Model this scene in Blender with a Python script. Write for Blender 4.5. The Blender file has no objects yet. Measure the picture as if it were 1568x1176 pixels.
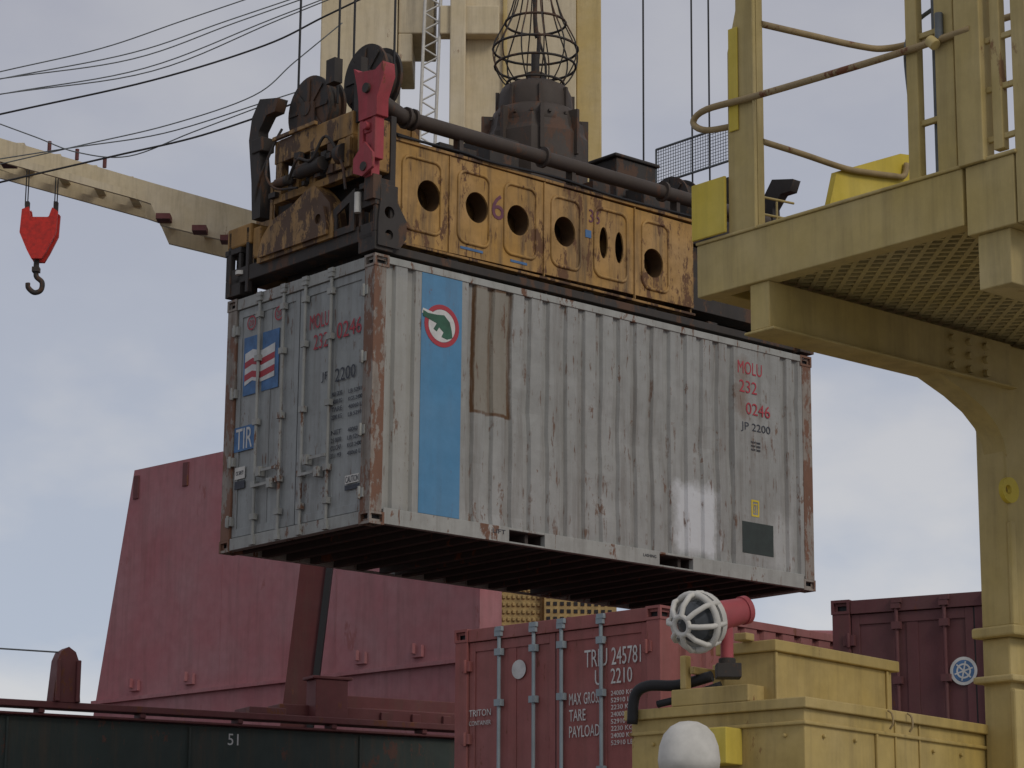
import bpy, bmesh, math, random
from mathutils import Matrix, Vector
random.seed(7)
scene=bpy.context.scene
COL=bpy.context.collection
CAMZ=1.7

# ------------------------------------------------------------------ materials
def _n(nt,t,x=0,y=0,**k):
    n=nt.nodes.new(t)
    for a,b in k.items(): setattr(n,a,b)
    return n
def ramp(nt,src,p0,p1,c0=(0,0,0,1),c1=(1,1,1,1)):
    r=_n(nt,'ShaderNodeValToRGB'); r.color_ramp.elements[0].position=p0; r.color_ramp.elements[1].position=p1
    r.color_ramp.elements[0].color=c0; r.color_ramp.elements[1].color=c1
    nt.links.new(src,r.inputs[0]); return r.outputs[0]
def mathn(nt,op,a,b=None):
    m=_n(nt,'ShaderNodeMath',operation=op)
    for i,v in enumerate((a,b)):
        if v is None: continue
        if isinstance(v,(int,float)): m.inputs[i].default_value=v
        else: nt.links.new(v,m.inputs[i])
    return m.outputs[0]
def mixc(nt,f,a,b,mode='MIX'):
    m=_n(nt,'ShaderNodeMix',data_type='RGBA',blend_type=mode)
    for s,v in ((m.inputs[0],f),(m.inputs[6],a),(m.inputs[7],b)):
        if isinstance(v,(int,float)): s.default_value=v
        elif isinstance(v,tuple): s.default_value=v if len(v)==4 else (*v,1)
        else: nt.links.new(v,s)
    return m.outputs[2]
def noise(nt,co,scale,detail=6,rough=.6,mp=None):
    n=_n(nt,'ShaderNodeTexNoise'); n.inputs['Scale'].default_value=scale
    n.inputs['Detail'].default_value=detail; n.inputs['Roughness'].default_value=rough
    if mp:
        m=_n(nt,'ShaderNodeMapping'); m.inputs['Scale'].default_value=mp; nt.links.new(co,m.inputs[0]); co=m.outputs[0]
    nt.links.new(co,n.inputs['Vector']); return n.outputs['Fac']
def plain(name,col,rough=.6,worn=.6):
    m=bpy.data.materials.new(name); m.use_nodes=True; nt=m.node_tree; b=nt.nodes['Principled BSDF']
    tc=_n(nt,'ShaderNodeTexCoord'); n=noise(nt,tc.outputs['Object'],9,3,.65)
    c=mixc(nt,ramp(nt,n,.35,.7),(*col,1),tuple(v*worn+.008 for v in col))
    nt.links.new(c,b.inputs['Base Color']); b.inputs['Roughness'].default_value=rough
    b.inputs['Specular IOR Level'].default_value=.3
    return m
def paint(name,col,rust=.3,grime=.35,rough=.6,rustcol=(.13,.045,.02),streak=.3,bump=.2,regions=None,chip=6.0,fade=.25,ticks=0):
    m=bpy.data.materials.new(name); m.use_nodes=True; nt=m.node_tree
    b=nt.nodes['Principled BSDF']; tc=_n(nt,'ShaderNodeTexCoord'); co=tc.outputs['Object']
    c=(*col,1)
    big=noise(nt,co,1.1,3,.55)
    lum=.3*col[0]+.6*col[1]+.1*col[2]
    faded=tuple(min(1,(v*.65+lum*.35)*1.18+.01) for v in col)
    c=mixc(nt,mathn(nt,'MULTIPLY',ramp(nt,big,.35,.68),fade*2),c,faded)
    mid=noise(nt,co,5,5,.68)
    c=mixc(nt,mathn(nt,'MULTIPLY',ramp(nt,mid,.36,.68),grime*.75),c,tuple(v*.5+.01 for v in col))
    st=noise(nt,co,1,5,.7,(7,7,.5))
    c=mixc(nt,mathn(nt,'MULTIPLY',ramp(nt,st,.47,.72),streak),c,(.085,.062,.042))
    if regions:
        sx=_n(nt,'ShaderNodeSeparateXYZ'); nt.links.new(co,sx.inputs[0])
        def bm(x0,x1,z0,z1,s=.02):
            o=None
            wob=mathn(nt,'MULTIPLY',mathn(nt,'SUBTRACT',mid,.5),2.5)
            for ax,lo,hi in ((0,x0,x1),(2,z0,z1)):
                for sg,e in ((1,lo),(-1,hi)):
                    v=mathn(nt,'ADD',mathn(nt,'MULTIPLY',mathn(nt,'SUBTRACT',sx.outputs[ax],e),sg/s),.5)
                    v=mathn(nt,'ADD',v,wob)
                    mx=_n(nt,'ShaderNodeClamp'); nt.links.new(v,mx.inputs[0])
                    o=mx.outputs[0] if o is None else mathn(nt,'MULTIPLY',o,mx.outputs[0])
            return o
        for kind,x0,x1,z0,z1,cc,am,s in regions:
            o=bm(x0,x1,z0,z1,s)
            if kind=='fill': c=mixc(nt,mathn(nt,'MULTIPLY',o,am),c,cc)
            else:
                i=bm(x0+.03,x1-.03,z0+.03,z1-.03,s)
                e=mathn(nt,'SUBTRACT',o,i)
                c=mixc(nt,mathn(nt,'MULTIPLY',mathn(nt,'MULTIPLY',e,ramp(nt,st,.25,.6)),am),c,cc)
    ch=noise(nt,co,chip,6,.75,(1,1,.4))
    k=mathn(nt,'ADD',ch,mathn(nt,'MULTIPLY',mathn(nt,'SUBTRACT',big,.5),.5))
    th=.74-.34*rust
    rm=ramp(nt,k,th,th+.04)
    if ticks:
        tk=ramp(nt,noise(nt,co,1,3,.6,(24,24,3.0)),.70-.1*ticks,.74-.1*ticks)
        rm=mathn(nt,'MAXIMUM',rm,mathn(nt,'MULTIPLY',tk,ramp(nt,mid,.46,.6)))
    rc=mixc(nt,ch,tuple(v*.5 for v in rustcol),tuple(min(1,v*1.7) for v in rustcol))
    c=mixc(nt,mathn(nt,'MULTIPLY',rm,min(.95,.55+rust)),c,rc)
    nt.links.new(c,b.inputs['Base Color'])
    r=mathn(nt,'ADD',rough-.08,mathn(nt,'MULTIPLY',mid,.25)); nt.links.new(r,b.inputs['Roughness'])
    b.inputs['Specular IOR Level'].default_value=.3
    bp=_n(nt,'ShaderNodeBump'); bp.inputs['Strength'].default_value=bump; bp.inputs['Distance'].default_value=.015
    nt.links.new(mathn(nt,'ADD',mathn(nt,'MULTIPLY',big,3.0),mid),bp.inputs['Height'])
    nt.links.new(bp.outputs[0],b.inputs['Normal'])
    return m

GREY=(.285,.288,.272)
m_cont=paint('grey_container_paint',GREY,rust=.27,grime=.35,streak=.45,chip=7,ticks=1.1,bump=.45,fade=.35,rustcol=(.11,.055,.03),
    regions=[('fill',1.26,1.72,1.26,2.5,(.21,.18,.13),.65,.02),('edge',1.24,1.74,1.24,2.52,(.10,.05,.02),1,.015),
             ('edge',1.46,1.74,1.24,2.52,(.10,.05,.02),.9,.015),
             ('fill',3.98,4.58,.2,.92,(.62,.64,.66),.75,.12),('fill',5.4,5.75,.15,.75,(.48,.49,.48),.5,.15),
             ('fill',.12,.55,.2,2.4,(.34,.335,.30),.5,.06),('fill',4.88,5.06,1.74,2.4,(.15,.07,.03),.45,.1)])
m_cont_end=paint('grey_container_door_paint',(.30,.315,.305),rust=.27,grime=.4,streak=.4,ticks=.9,bump=.3,fade=.3,rustcol=(.11,.055,.035))
m_rail=paint('container_rail_paint',(.33,.335,.31),rust=.42,grime=.45,ticks=.8,rustcol=(.12,.055,.03))
m_post=paint('rusted_corner_post',(.27,.235,.20),rust=.84,grime=.6,streak=.8,rustcol=(.145,.07,.042),chip=5,ticks=1)
m_under=paint('container_underside',(.05,.037,.032),rust=.4,rough=.8)
m_blue=paint('blue_stripe_paint',(.075,.23,.40),rust=.15,grime=.3,streak=.2,fade=.2,ticks=.3)
m_blue2=plain('blue_decal',(.08,.18,.36))
m_white=plain('white_decal',(.60,.60,.58),worn=.75)
m_redt=plain('red_lettering',(.38,.045,.06),worn=.85)
m_dkt=plain('dark_lettering',(.05,.055,.07))
m_green=plain('dark_green_patch',(.035,.047,.042))
m_leaf=plain('logo_green',(.04,.12,.075))
m_orange=paint('rusty_orange_paint',(.42,.235,.06),rust=.56,grime=.8,streak=.9,rustcol=(.095,.045,.022),chip=4.5,ticks=1.1,fade=.3)
m_orange2=paint('worn_orange_paint',(.34,.185,.05),rust=.68,grime=.75,streak=.75,rustcol=(.065,.036,.022),chip=4.5)
m_dark=paint('greasy_dark_steel',(.042,.036,.032),rust=.6,grime=.5,rustcol=(.08,.044,.027),rough=.65)
m_brown=paint('brown_steel',(.062,.047,.038),rust=.55,rustcol=(.085,.044,.027))
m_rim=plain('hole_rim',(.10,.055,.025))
m_red=paint('red_guide_paint',(.38,.04,.055),rust=.34,grime=.6,streak=.35)
m_purple=plain('purple_number',(.17,.06,.09))
m_yel=paint('crane_khaki_yellow',(.50,.38,.13),rust=.2,grime=.38,streak=.3,fade=.3,chip=4)
m_yel2=paint('machine_yellow',(.49,.355,.105),rust=.25,grime=.5,streak=.35,chip=4)
m_bright=paint('bright_yellow_paint',(.62,.47,.03),rust=.15,grime=.3,streak=.2)
m_tube=paint('handrail_paint',(.34,.245,.11),rust=.45,grime=.5)
m_cream=paint('cream_crane_paint',(.60,.50,.32),rust=.15,grime=.25,streak=.25,chip=3)
m_cream2=paint('yellow_cream_paint',(.53,.40,.16),rust=.12,grime=.3,streak=.2)
m_cable=plain('steel_cable',(.03,.03,.032))
m_cable2=plain('grey_cable',(.15,.165,.17))
m_grating=paint('grating_yellow',(.50,.40,.16),rust=.2)
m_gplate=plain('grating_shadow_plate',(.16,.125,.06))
m_mar=paint('maroon_hull_paint',(.39,.14,.15),rust=.24,grime=.32,streak=.28,fade=.4,chip=1.6,rustcol=(.22,.075,.07))
m_mar2=paint('dark_maroon_paint',(.14,.038,.038),rust=.4,grime=.45)
m_strut=paint('strut_paint',(.10,.022,.022),rust=.3,grime=.45)
m_redc=paint('red_brown_container_paint',(.31,.10,.09),rust=.3,grime=.38,streak=.3,ticks=.5)
m_redc2=paint('dark_red_container_paint',(.125,.042,.045),rust=.3,grime=.4,streak=.3)
m_bluegrey=paint('blue_grey_rods',(.26,.32,.35),rust=.35)
m_gr=paint('green_coaming_paint',(.036,.05,.043),rust=.42,rustcol=(.085,.04,.028),streak=.6)
m_hook=plain('hook_red',(.60,.035,.025))
m_lampred=plain('lamp_red',(.42,.09,.10),worn=.8)
m_offw=plain('lamp_guard_white',(.62,.60,.55),worn=.8)
m_glass=plain('lamp_glass',(.10,.11,.12),.2)
m_black=plain('black_rubber_and_shade',(.02,.02,.022))  # rubber parts; also painted-in shade for casting holes and the strut side
m_deck=plain('ship_deck',(.10,.05,.045))
m_conc=paint('quay_concrete',(.26,.245,.22),rust=0,grime=.5,streak=.1)
m_louv=plain('tan_wall',(.44,.32,.13))

# ------------------------------------------------------------------ builders
def parent(name,mat=Matrix()):
    e=bpy.data.objects.new(name,None); e.empty_display_size=.3; COL.objects.link(e); e.matrix_world=mat; return e
def axes(x,y,z,o=(0,0,0)):
    M=Matrix.Identity(4)
    for i,v in enumerate((x,y,z)):
        for j in range(3): M[j][i]=v[j]
    for j in range(3): M[j][3]=o[j]
    return M
def PS(b): return axes((1,0,0),(0,0,1),(0,-1,0),(0,b,0))      # (a,z) drawing on a side face
def PE(a): return axes((0,1,0),(0,0,1),(1,0,0),(a,0,0))       # (b,z) drawing on an end face
def circ(x,y,r,n=28,ry=None): return [(x+r*math.cos(i*2*math.pi/n),y+(ry or r)*math.sin(i*2*math.pi/n)) for i in range(n)]
def rrect(x0,x1,y0,y1,r,n=5):
    o=[]
    for cx,cy,s in ((x1-r,y1-r,0),(x0+r,y1-r,90),(x0+r,y0+r,180),(x1-r,y0+r,270)):
        for i in range(n+1):
            t=math.radians(s+90*i/n); o.append((cx+r*math.cos(t),cy+r*math.sin(t)))
    return o
def spline(pts,n=6):
    P=[Vector(p) for p in pts]; P=[P[0]*2-P[1]]+P+[P[-1]*2-P[-2]]; o=[]
    for i in range(1,len(P)-2):
        for k in range(n):
            t=k/n; a,b,c,d=P[i-1:i+3]
            o.append(.5*((2*b)+(c-a)*t+(2*a-5*b+4*c-d)*t*t+(3*b-a-3*c+d)*t**3))
    o.append(P[-2]); return o
class Part:
    def __init__(s,par,name,mat,bevel=0): s.par,s.name,s.mat,s.bev=par,name,mat,bevel; s.bm=bmesh.new()
    def box(s,x0,x1,y0,y1,z0,z1,M=None):
        vs=[s.bm.verts.new((x,y,z)) for x in (x0,x1) for y in (y0,y1) for z in (z0,z1)]
        for f in ((0,1,3,2),(4,6,7,5),(0,4,5,1),(2,3,7,6),(0,2,6,4),(1,5,7,3)): s.bm.faces.new([vs[i] for i in f])
        if M:
            for v in vs: v.co=M@v.co
        return s
    def cyl(s,p0,p1,r0,r1=None,seg=16,caps=True):
        p0,p1=Vector(p0),Vector(p1); r1=r0 if r1 is None else r1
        d=(p1-p0).normalized(); u=d.orthogonal().normalized(); w=d.cross(u)
        A=[];B=[]
        for i in range(seg):
            t=2*math.pi*i/seg; k=u*math.cos(t)+w*math.sin(t)
            A.append(s.bm.verts.new(p0+k*r0)); B.append(s.bm.verts.new(p1+k*r1))
        for i in range(seg):
            j=(i+1)%seg; f=s.bm.faces.new((A[i],A[j],B[j],B[i])); f.smooth=True
        if caps:
            for R in (A[::-1],B):
                f=s.bm.faces.new(R)
                for e in f.edges: e.smooth=False
        return s
    def tube(s,pts,r,seg=8,closed=False):
        P=[Vector(p) for p in pts]; n=len(P); rings=[]; u=None
        for i,p in enumerate(P):
            if closed: d=(P[(i+1)%n]-P[i-1]).normalized()
            else: d=(P[min(i+1,n-1)]-P[max(i-1,0)]).normalized()
            if u is None: u=d.orthogonal().normalized()
            u=(u-d*u.dot(d)).normalized(); w=d.cross(u)
            rings.append([s.bm.verts.new(p+(u*math.cos(2*math.pi*k/seg)+w*math.sin(2*math.pi*k/seg))*r) for k in range(seg)])
        for i in range(n if closed else n-1):
            A,B=rings[i],rings[(i+1)%n]
            for k in range(seg):
                j=(k+1)%seg; f=s.bm.faces.new((A[k],A[j],B[j],B[k])); f.smooth=True
        if not closed: s.bm.faces.new(rings[0][::-1]); s.bm.faces.new(rings[-1])
        return s
    def lathe(s,c,prof,seg=24,smooth=True):
        c=Vector(c); R=[]
        for r,z in prof: R.append([s.bm.verts.new(c+Vector((r*math.cos(2*math.pi*k/seg),r*math.sin(2*math.pi*k/seg),z))) for k in range(seg)])
        for A,B in zip(R,R[1:]):
            for k in range(seg):
                j=(k+1)%seg; f=s.bm.faces.new((A[k],A[j],B[j],B[k])); f.smooth=smooth
        s.bm.faces.new(R[0][::-1]); s.bm.faces.new(R[-1]); return s
    def plate(s,M,outer,t,holes=()):
        cu=bpy.data.curves.new('tmp','CURVE'); cu.dimensions='2D'; cu.fill_mode='BOTH'; cu.extrude=t/2
        for pts in [outer]+list(holes):
            sp=cu.splines.new('POLY'); sp.points.add(len(pts)-1); sp.use_cyclic_u=True
            for p,q in zip(sp.points,pts): p.co=(q[0],q[1],0,1)
        ob=bpy.data.objects.new('tmp',cu); me=bpy.data.meshes.new_from_object(ob)
        me.transform(M); s.bm.from_mesh(me)
        bpy.data.objects.remove(ob); bpy.data.curves.remove(cu); bpy.data.meshes.remove(me); return s
    def text(s,M,body,x0,x1,y0,y1,t=.002):
        cu=bpy.data.curves.new('tmp','FONT'); cu.body=body; cu.extrude=t/2; cu.resolution_u=3
        ob=bpy.data.objects.new('tmp',cu); me=bpy.data.meshes.new_from_object(ob)
        xs=[v.co.x for v in me.vertices]; ys=[v.co.y for v in me.vertices]
        for v in me.vertices:
            v.co.x=x0+(v.co.x-min(xs))/(max(xs)-min(xs))*(x1-x0); v.co.y=y0+(v.co.y-min(ys))/(max(ys)-min(ys))*(y1-y0)
        me.transform(M); s.bm.from_mesh(me)
        bpy.data.objects.remove(ob); bpy.data.curves.remove(cu); bpy.data.meshes.remove(me); return s
    def done(s):
        bmesh.ops.recalc_face_normals(s.bm,faces=s.bm.faces)
        me=bpy.data.meshes.new(s.name); s.bm.to_mesh(me); s.bm.free(); me.materials.append(s.mat)
        ob=bpy.data.objects.new(s.name,me); COL.objects.link(ob); ob.parent=s.par
        if s.bev:
            b=ob.modifiers.new('bevel','BEVEL'); b.width=s.bev; b.segments=2; b.limit_method='ANGLE'; b.angle_limit=math.radians(40)
        return ob
def PEm(a): return axes((0,-1,0),(0,0,1),(-1,0,0),(a,0,0))   # lettering on the end face: x runs to -b

# ------------------------------------------------------------------ frames
yaw,ta,tb=.71228,-.00346,.00298
A=Vector((math.cos(yaw),math.sin(yaw),ta)).normalized()
B=Vector((-math.sin(yaw),math.cos(yaw),tb)); B=(B-A*A.dot(B)).normalized(); Z=A.cross(B)
F=axes(A,B,Z,(-1.312,22.885,4.097+CAMZ))
def frame(x,y,z,deg):
    return Matrix.Translation((x,y,z))@Matrix.Rotation(math.radians(deg),4,'Z')

# ------------------------------------------------------------------ container
CL,CW,CH=6.058,2.438,2.591
def container(name,mat,mside,mend,mrail,mpost,mrods,munder,grooves,rods=(1.87,1.46,1.10,.68),pockets=True,seed=1):
    rnd=random.Random(seed)
    e=parent(name,mat)
    for nm,b0,sg in (('side_wall',.016,1),('side_wall_far',CW-.016,-1)):
        p=Part(e,nm,mside)
        prof=[(.15,b0)]
        for g in grooves:
            prof+=[(g-.052,b0),(g-.030,b0+sg*.034),(g+.030,b0+sg*.034),(g+.052,b0)]
        prof.append((CL-.15,b0))
        zs=[.15+2.38*i/20 for i in range(21)]
        dents=[(rnd.uniform(1.2,5.9),rnd.uniform(.3,2.3),rnd.uniform(.08,.35),rnd.uniform(.006,.026)) for _ in range(42)]
        def dent(x,z):
            if .5<x<1.16 or 4.83<x<5.5: return 0
            d=sum(h*math.exp(-((x-a)**2+(z-c)**2)/(w*w)) for a,c,w,h in dents)
            return min(d,.032)
        rows=[[p.bm.verts.new((x,y+(sg*dent(x,z) if .2<z<2.5 and .2<x<CL-.2 else 0),z)) for x,y in prof] for z in zs]
        for lo,hi in zip(rows,rows[1:]):
            for i in range(len(prof)-1): p.bm.faces.new((lo[i],lo[i+1],hi[i+1],hi[i]))
        ob=p.done(); sm=ob.modifiers.new('t','SOLIDIFY'); sm.thickness=.002
    p=Part(e,'rails',mrail,.004)
    for y0,y1 in ((.004,.07),(CW-.07,CW-.004)):
        p.box(.17,CL-.17,y0,y1,2.515,2.585)
        if pockets:
            for x0,x1 in ((.17,1.71),(2.17,3.73),(4.21,CL-.17)): p.box(x0,x1,y0,y1,.012,.165)
            for x0,x1 in ((1.71,2.17),(3.73,4.21)): p.box(x0,x1,y0+.002,y1-.002,.142,.163); p.box(x0,x1,y0+.002,y1-.002,.012,.03)
        else: p.box(.17,CL-.17,y0,y1,.012,.165)
    for x0,x1 in ((.012,.10),(CL-.10,CL-.012)):
        p.box(x0,x1,.165,CW-.165,2.47,2.583); p.box(x0,x1,.165,CW-.165,.012,.13)
    p.done()
    p=Part(e,'corner_posts',mpost,.006)
    for x0,x1 in ((.006,.15),(CL-.15,CL-.006)):
        for y0,y1 in ((.006,.16),(CW-.16,CW-.006)): p.box(x0,x1,y0,y1,.118,CH-.118)
    p.done()
    bm=bmesh.new(); faces_hole=[]
    for x0,x1 in ((0,.178),(CL-.178,CL)):
        for y0,y1 in ((0,.162),(CW-.162,CW)):
            for z0,z1 in ((0,.118),(CH-.118,CH)):
                vs=[bm.verts.new((x,y,z)) for x in (x0,x1) for y in (y0,y1) for z in (z0,z1)]
                fs=[bm.faces.new([vs[i] for i in f]) for f in ((0,1,3,2),(4,6,7,5),(0,4,5,1),(2,3,7,6),(0,2,6,4),(1,5,7,3))]
                fs=[fs[0] if x0==0 else fs[1],fs[2] if y0==0 else fs[3],fs[4] if z0==0 else fs[5]]
                bmesh.ops.recalc_face_normals(bm,faces=bm.faces)
                bmesh.ops.inset_individual(bm,faces=fs,thickness=.033,depth=0)
                bmesh.ops.inset_individual(bm,faces=fs,thickness=.004,depth=-.05)
                faces_hole+=fs
    for f in faces_hole: f.material_index=1  # black hole floors paint in the shade inside the castings
    me=bpy.data.meshes.new('corner_castings'); bm.to_mesh(me); bm.free(); me.materials.append(mpost); me.materials.append(m_black)
    ob=bpy.data.objects.new('corner_castings',me); COL.objects.link(ob); ob.parent=e
    p=Part(e,'roof',mside); p.box(.1,CL-.1,.02,CW-.02,2.555,2.568); p.done()
    p=Part(e,'floor_underside',munder); p.box(.1,CL-.1,.02,CW-.02,.135,.16)
    n=20
    for i in range(n):
        x=.2+i*(CL-.4)/(n-1); p.box(x-.02,x+.02,.07,CW-.07,.02,.134); p.box(x-.02,x+.05,.071,CW-.071,.013,.02)
    for x0,x1 in ((1.71,2.17),(3.73,4.21)):
        p.box(x0-.012,x0-.002,.071,CW-.071,.014,.13); p.box(x1+.002,x1+.012,.071,CW-.071,.014,.13)
    p.done()
    p=Part(e,'front_wall',mend); p.box(CL-.06,CL-.03,.15,CW-.15,.13,2.48)
    for i in range(9): p.box(CL-.03,CL-.012,.3+i*.22,.38+i*.22,.15,2.45)
    p.done()
    p=Part(e,'doors',mend,.004)
    for y0,y1 in ((.166,1.213),(1.225,CW-.166)):
        p.box(.045,.08,y0,y1,.14,2.465)
        w=(y1-y0)
        p.box(.032,.045,y0,y0+.07,.14,2.465); p.box(.032,.045,y1-.07,y1,.14,2.465)
        p.box(.0325,.045,y0+.07,y1-.07,2.38,2.465); p.box(.0325,.045,y0+.07,y1-.07,.14,.22)
        p.box(.038,.045,y0+w/2-.05,y0+w/2+.05,.22,2.38)
    p.done()
    p=Part(e,'door_seals',m_black); p.box(.036,.05,1.2135,1.2245,.14,2.46); p.box(.04,.05,.16,.1655,.14,2.46); p.box(.04,.05,CW-.1655,CW-.16,.14,2.46); p.done()
    p=Part(e,'locking_rods',mrods)
    for b in rods:
        p.cyl((.005,b,.05),(.005,b,2.56),.017,seg=10)
        for z in (.09,.3,.62,1.25,1.9,2.35,2.52): p.box(-.02,.031,b-.038,b+.038,z-.03,z+.03)
        p.box(-.024,.01,b-.05,b+.03,.02,.06); p.box(-.024,.01,b-.05,b+.03,2.535,2.575)
    for b,d in ((rods[0],-1),(rods[1],1),(rods[2],-1),(rods[3],1)):
        z=.60 if d<0 else .74
        p.box(-.03,-.014,min(b,b+d*.34),max(b,b+d*.34),z-.014,z+.014)
        p.box(-.045,.03,b+d*.30-.03,b+d*.30+.03,z-.055,z+.04)
    p.done()
    p=Part(e,'hinges',mrail,.003)
    for b in (.15,CW-.15):
        for z in (.3,.9,1.6,2.25): p.box(-.006,.035,b-.05,b+.05,z-.045,z+.045); p.cyl((-.01,b,z-.06),(-.01,b,z+.06),.016,seg=8)
    p.done()
    return e

G=[.22,.46]+[1.22+.24*i for i in range(15)]+[4.80,5.62,5.80]
ct=container('shipping_container',F,m_cont,m_cont_end,m_rail,m_post,m_rail,m_under,G)
sd=.0125
p=Part(ct,'blue_stripe',m_blue); p.box(.585,1.085,.0105,.0145,.17,2.512); p.done()
p=Part(ct,'logo_disc',m_white); p.plate(PS(.0085),circ(.835,2.02,.165,36,.16),.003); p.done()
p=Part(ct,'logo_ring',m_redt); p.plate(PS(.0085),circ(.835,2.02,.215,36,.21),.003,[circ(.835,2.02,.168,36,.163)]); p.done()
p=Part(ct,'logo_crocodile',m_leaf)
p.plate(PS(.006),[(.60,2.14),(.66,2.12),(.76,2.12),(.86,2.13),(.93,2.07),(.955,1.99),(.965,1.92),(.90,1.895),(.83,1.91),(.855,1.96),(.80,2.0),(.77,1.955),(.73,1.975),(.77,2.035),(.68,2.06),(.60,2.08)],.003); p.done()
p=Part(ct,'logo_band',m_white); p.plate(PS(.0075),[(.585,2.11),(.76,2.08),(.76,2.13),(.60,2.16)],.003); p.done()
p=Part(ct,'red_lettering',m_redt); q=PS(sd)
p.text(q,'MOLU',4.91,5.28,2.235,2.375); p.text(q,'232',4.93,5.20,2.03,2.165); p.text(q,'0246',5.03,5.40,1.80,1.93)
q=PEm(.029)
p.text(q,'MOLU',-1.05,-.74,2.03,2.18); p.text(q,'232',-.98,-.75,1.82,1.97); p.text(q,'0246',-.61,-.22,1.86,2.02)
for b,z in ((2.04,2.30),(1.57,2.31)): p.plate(PEm(.029),circ(-b,z,.075,20),.002,[circ(-b,z,.06,20)]); p.text(PEm(.029),'20',-b-.035,-b+.035,z-.03,z+.03)
p.done()
p=Part(ct,'dark_lettering',m_dkt); q=PS(sd)
p.text(q,'JP 2200',4.95,5.40,1.60,1.71)
for i in range(3): p.text(q,'MGW 24000',5.10,5.24,1.49-.04*i,1.515-.04*i)
q=PS(.002); p.text(q,'EN.E. LIFT',1.84,2.30,.115+.06,.225) if False else None
p.text(PS(.001),'LIFT',1.50,1.66,.09,.13); p.text(PS(.001),'LASHING',3.50,3.68,.09,.12)
q=PEm(.029); p.text(q,'JP',-.84,-.72,1.47,1.57); p.text(q,'2200',-.62,-.30,1.44,1.57)
for i,s in enumerate(('MAX GROSS','24000 KG','TARE','2200 KG','','NET','21800','CU.CAP','33.1 M3')):
    if s: p.text(q,s,-.66,-.50,1.30-.075*i,1.345-.075*i); p.text(q,('LB 52910','KGS 24000','48060 LB')[i%3],-.40,-.16,1.295-.075*i,1.335-.075*i)
p.done()
p=Part(ct,'blue_flag_panel',m_blue2)
for y0,y1,z in ((2.16,1.90,0),(1.84,1.56,0)): p.box(.0315,.037,y1,y0,1.56,2.16)
p.done()
p=Part(ct,'flag',m_white); p.plate(PE(.028),[(2.13,1.99),(2.0,2.02),(1.85,1.98),(1.62,2.02),(1.62,1.68),(1.85,1.66),(2.0,1.70),(2.13,1.66)],.003); p.done()
p=Part(ct,'flag_stripes',m_redt)
for z in (1.90,1.77): p.plate(PE(.026),[(2.13,z),(2.0,z+.03),(1.85,z-.005),(1.62,z+.03),(1.62,z-.035),(1.85,z-.07),(2.0,z-.035),(2.13,z-.065)],.002)
p.done()
p=Part(ct,'tir_plate',m_blue2); p.box(.026,.0315,1.93,2.27,1.0,1.25); p.done()
p=Part(ct,'tir_lettering',m_white); p.text(PEm(.0245),'TIR',-2.24,-1.96,1.02,1.23); p.done()
p=Part(ct,'data_plates',m_offw)
p.box(.026,.0315,2.07,2.24,.72,.84); p.box(.026,.0315,.20,.42,.42,.50); p.done()
p=Part(ct,'data_plate_print',m_dkt); p.text(PEm(.0245),'CSC SAFETY',-2.22,-2.09,.76,.80); p.box(.0255,.0315,2.07,2.24,.62,.70); p.box(.0255,.0315,.20,.42,.36,.405)
p.text(PEm(.0245),'CAUTION',-.41,-.21,.43,.49); p.done()
p=Part(ct,'dark_patch',m_green); p.box(4.95,5.42,.0105,.0145,.30,.635); p.done()
p=Part(ct,'yellow_label',m_bright); p.plate(PS(.012),rrect(5.09,5.21,.70,.88,.01),.003,[rrect(5.11,5.19,.72,.86,.01)]); p.text(PS(.012),'ST',5.12,5.18,.74,.84); p.done()

# ------------------------------------------------------------------ spreader
sp=parent('container_spreader',F)
holes=[(.73,3.33),(1.34,3.34),(1.88,3.32),(2.51,3.33),(3.76,3.24)]
def ell(x,z,s=1): return circ(x,z,.145*s,26,.158*s)
def beam(nm,b0,b1,face):
    out=[(.245,2.80),(4.35,2.86),(4.35,3.775),(.245,3.80)]
    hs=[ell(*h) for h in holes]+[circ(3.05,3.32,.06,20,.17),circ(3.27,3.31,.06,20,.17)]
    p=Part(sp,nm+'_web',m_orange); p.plate(PS(face),out,.02,hs); p.done()
    p=Part(sp,nm+'_flanges',m_orange2,.004)
    p.box(.24,4.36,b0-.03,b1+.03,3.80,3.83); p.box(.24,4.36,b0-.03,b1+.03,2.772,2.797)
    p.box(.24,.262,b0+.02,b1,2.80,3.798); p.box(4.33,4.352,b0+.02,b1,2.80,3.798)
    inner=b1 if face==b0 else b0
    p.plate(PS(inner),out,.02); p.done()
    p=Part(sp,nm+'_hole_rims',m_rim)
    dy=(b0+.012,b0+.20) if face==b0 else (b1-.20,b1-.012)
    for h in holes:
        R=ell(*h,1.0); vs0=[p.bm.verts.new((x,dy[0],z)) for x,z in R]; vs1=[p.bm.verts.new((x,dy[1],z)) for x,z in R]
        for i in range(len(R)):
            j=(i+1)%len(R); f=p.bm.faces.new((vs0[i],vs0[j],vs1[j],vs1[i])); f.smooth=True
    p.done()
    p=Part(sp,nm+'_stiffener_rims',m_orange)
    off=-.014 if face==b0 else .014
    for x0,x1 in ((.40,.88),(1.10,1.50),(1.70,2.12),(2.33,2.72),(2.92,3.38),(3.60,3.98)):
        p.tube([(x,face+off,z) for x,z in rrect(x0,x1,2.95,3.68,.09)],.018,6,True)
    for x in (.98,2.22,3.48): p.box(x-.006,x+.006,min(face,face+off*2),max(face,face+off*2),2.80,3.79)
    p.done()
beam('side_beam',.12,.42,.12)
beam('side_beam_far',2.02,2.32,2.32)
p=Part(sp,'beam_number',m_purple); p.text(PS(.105),'6',1.53,1.69,3.27,3.53); p.text(PS(.105),'36',2.84,2.99,3.5,3.64); p.done()
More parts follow.
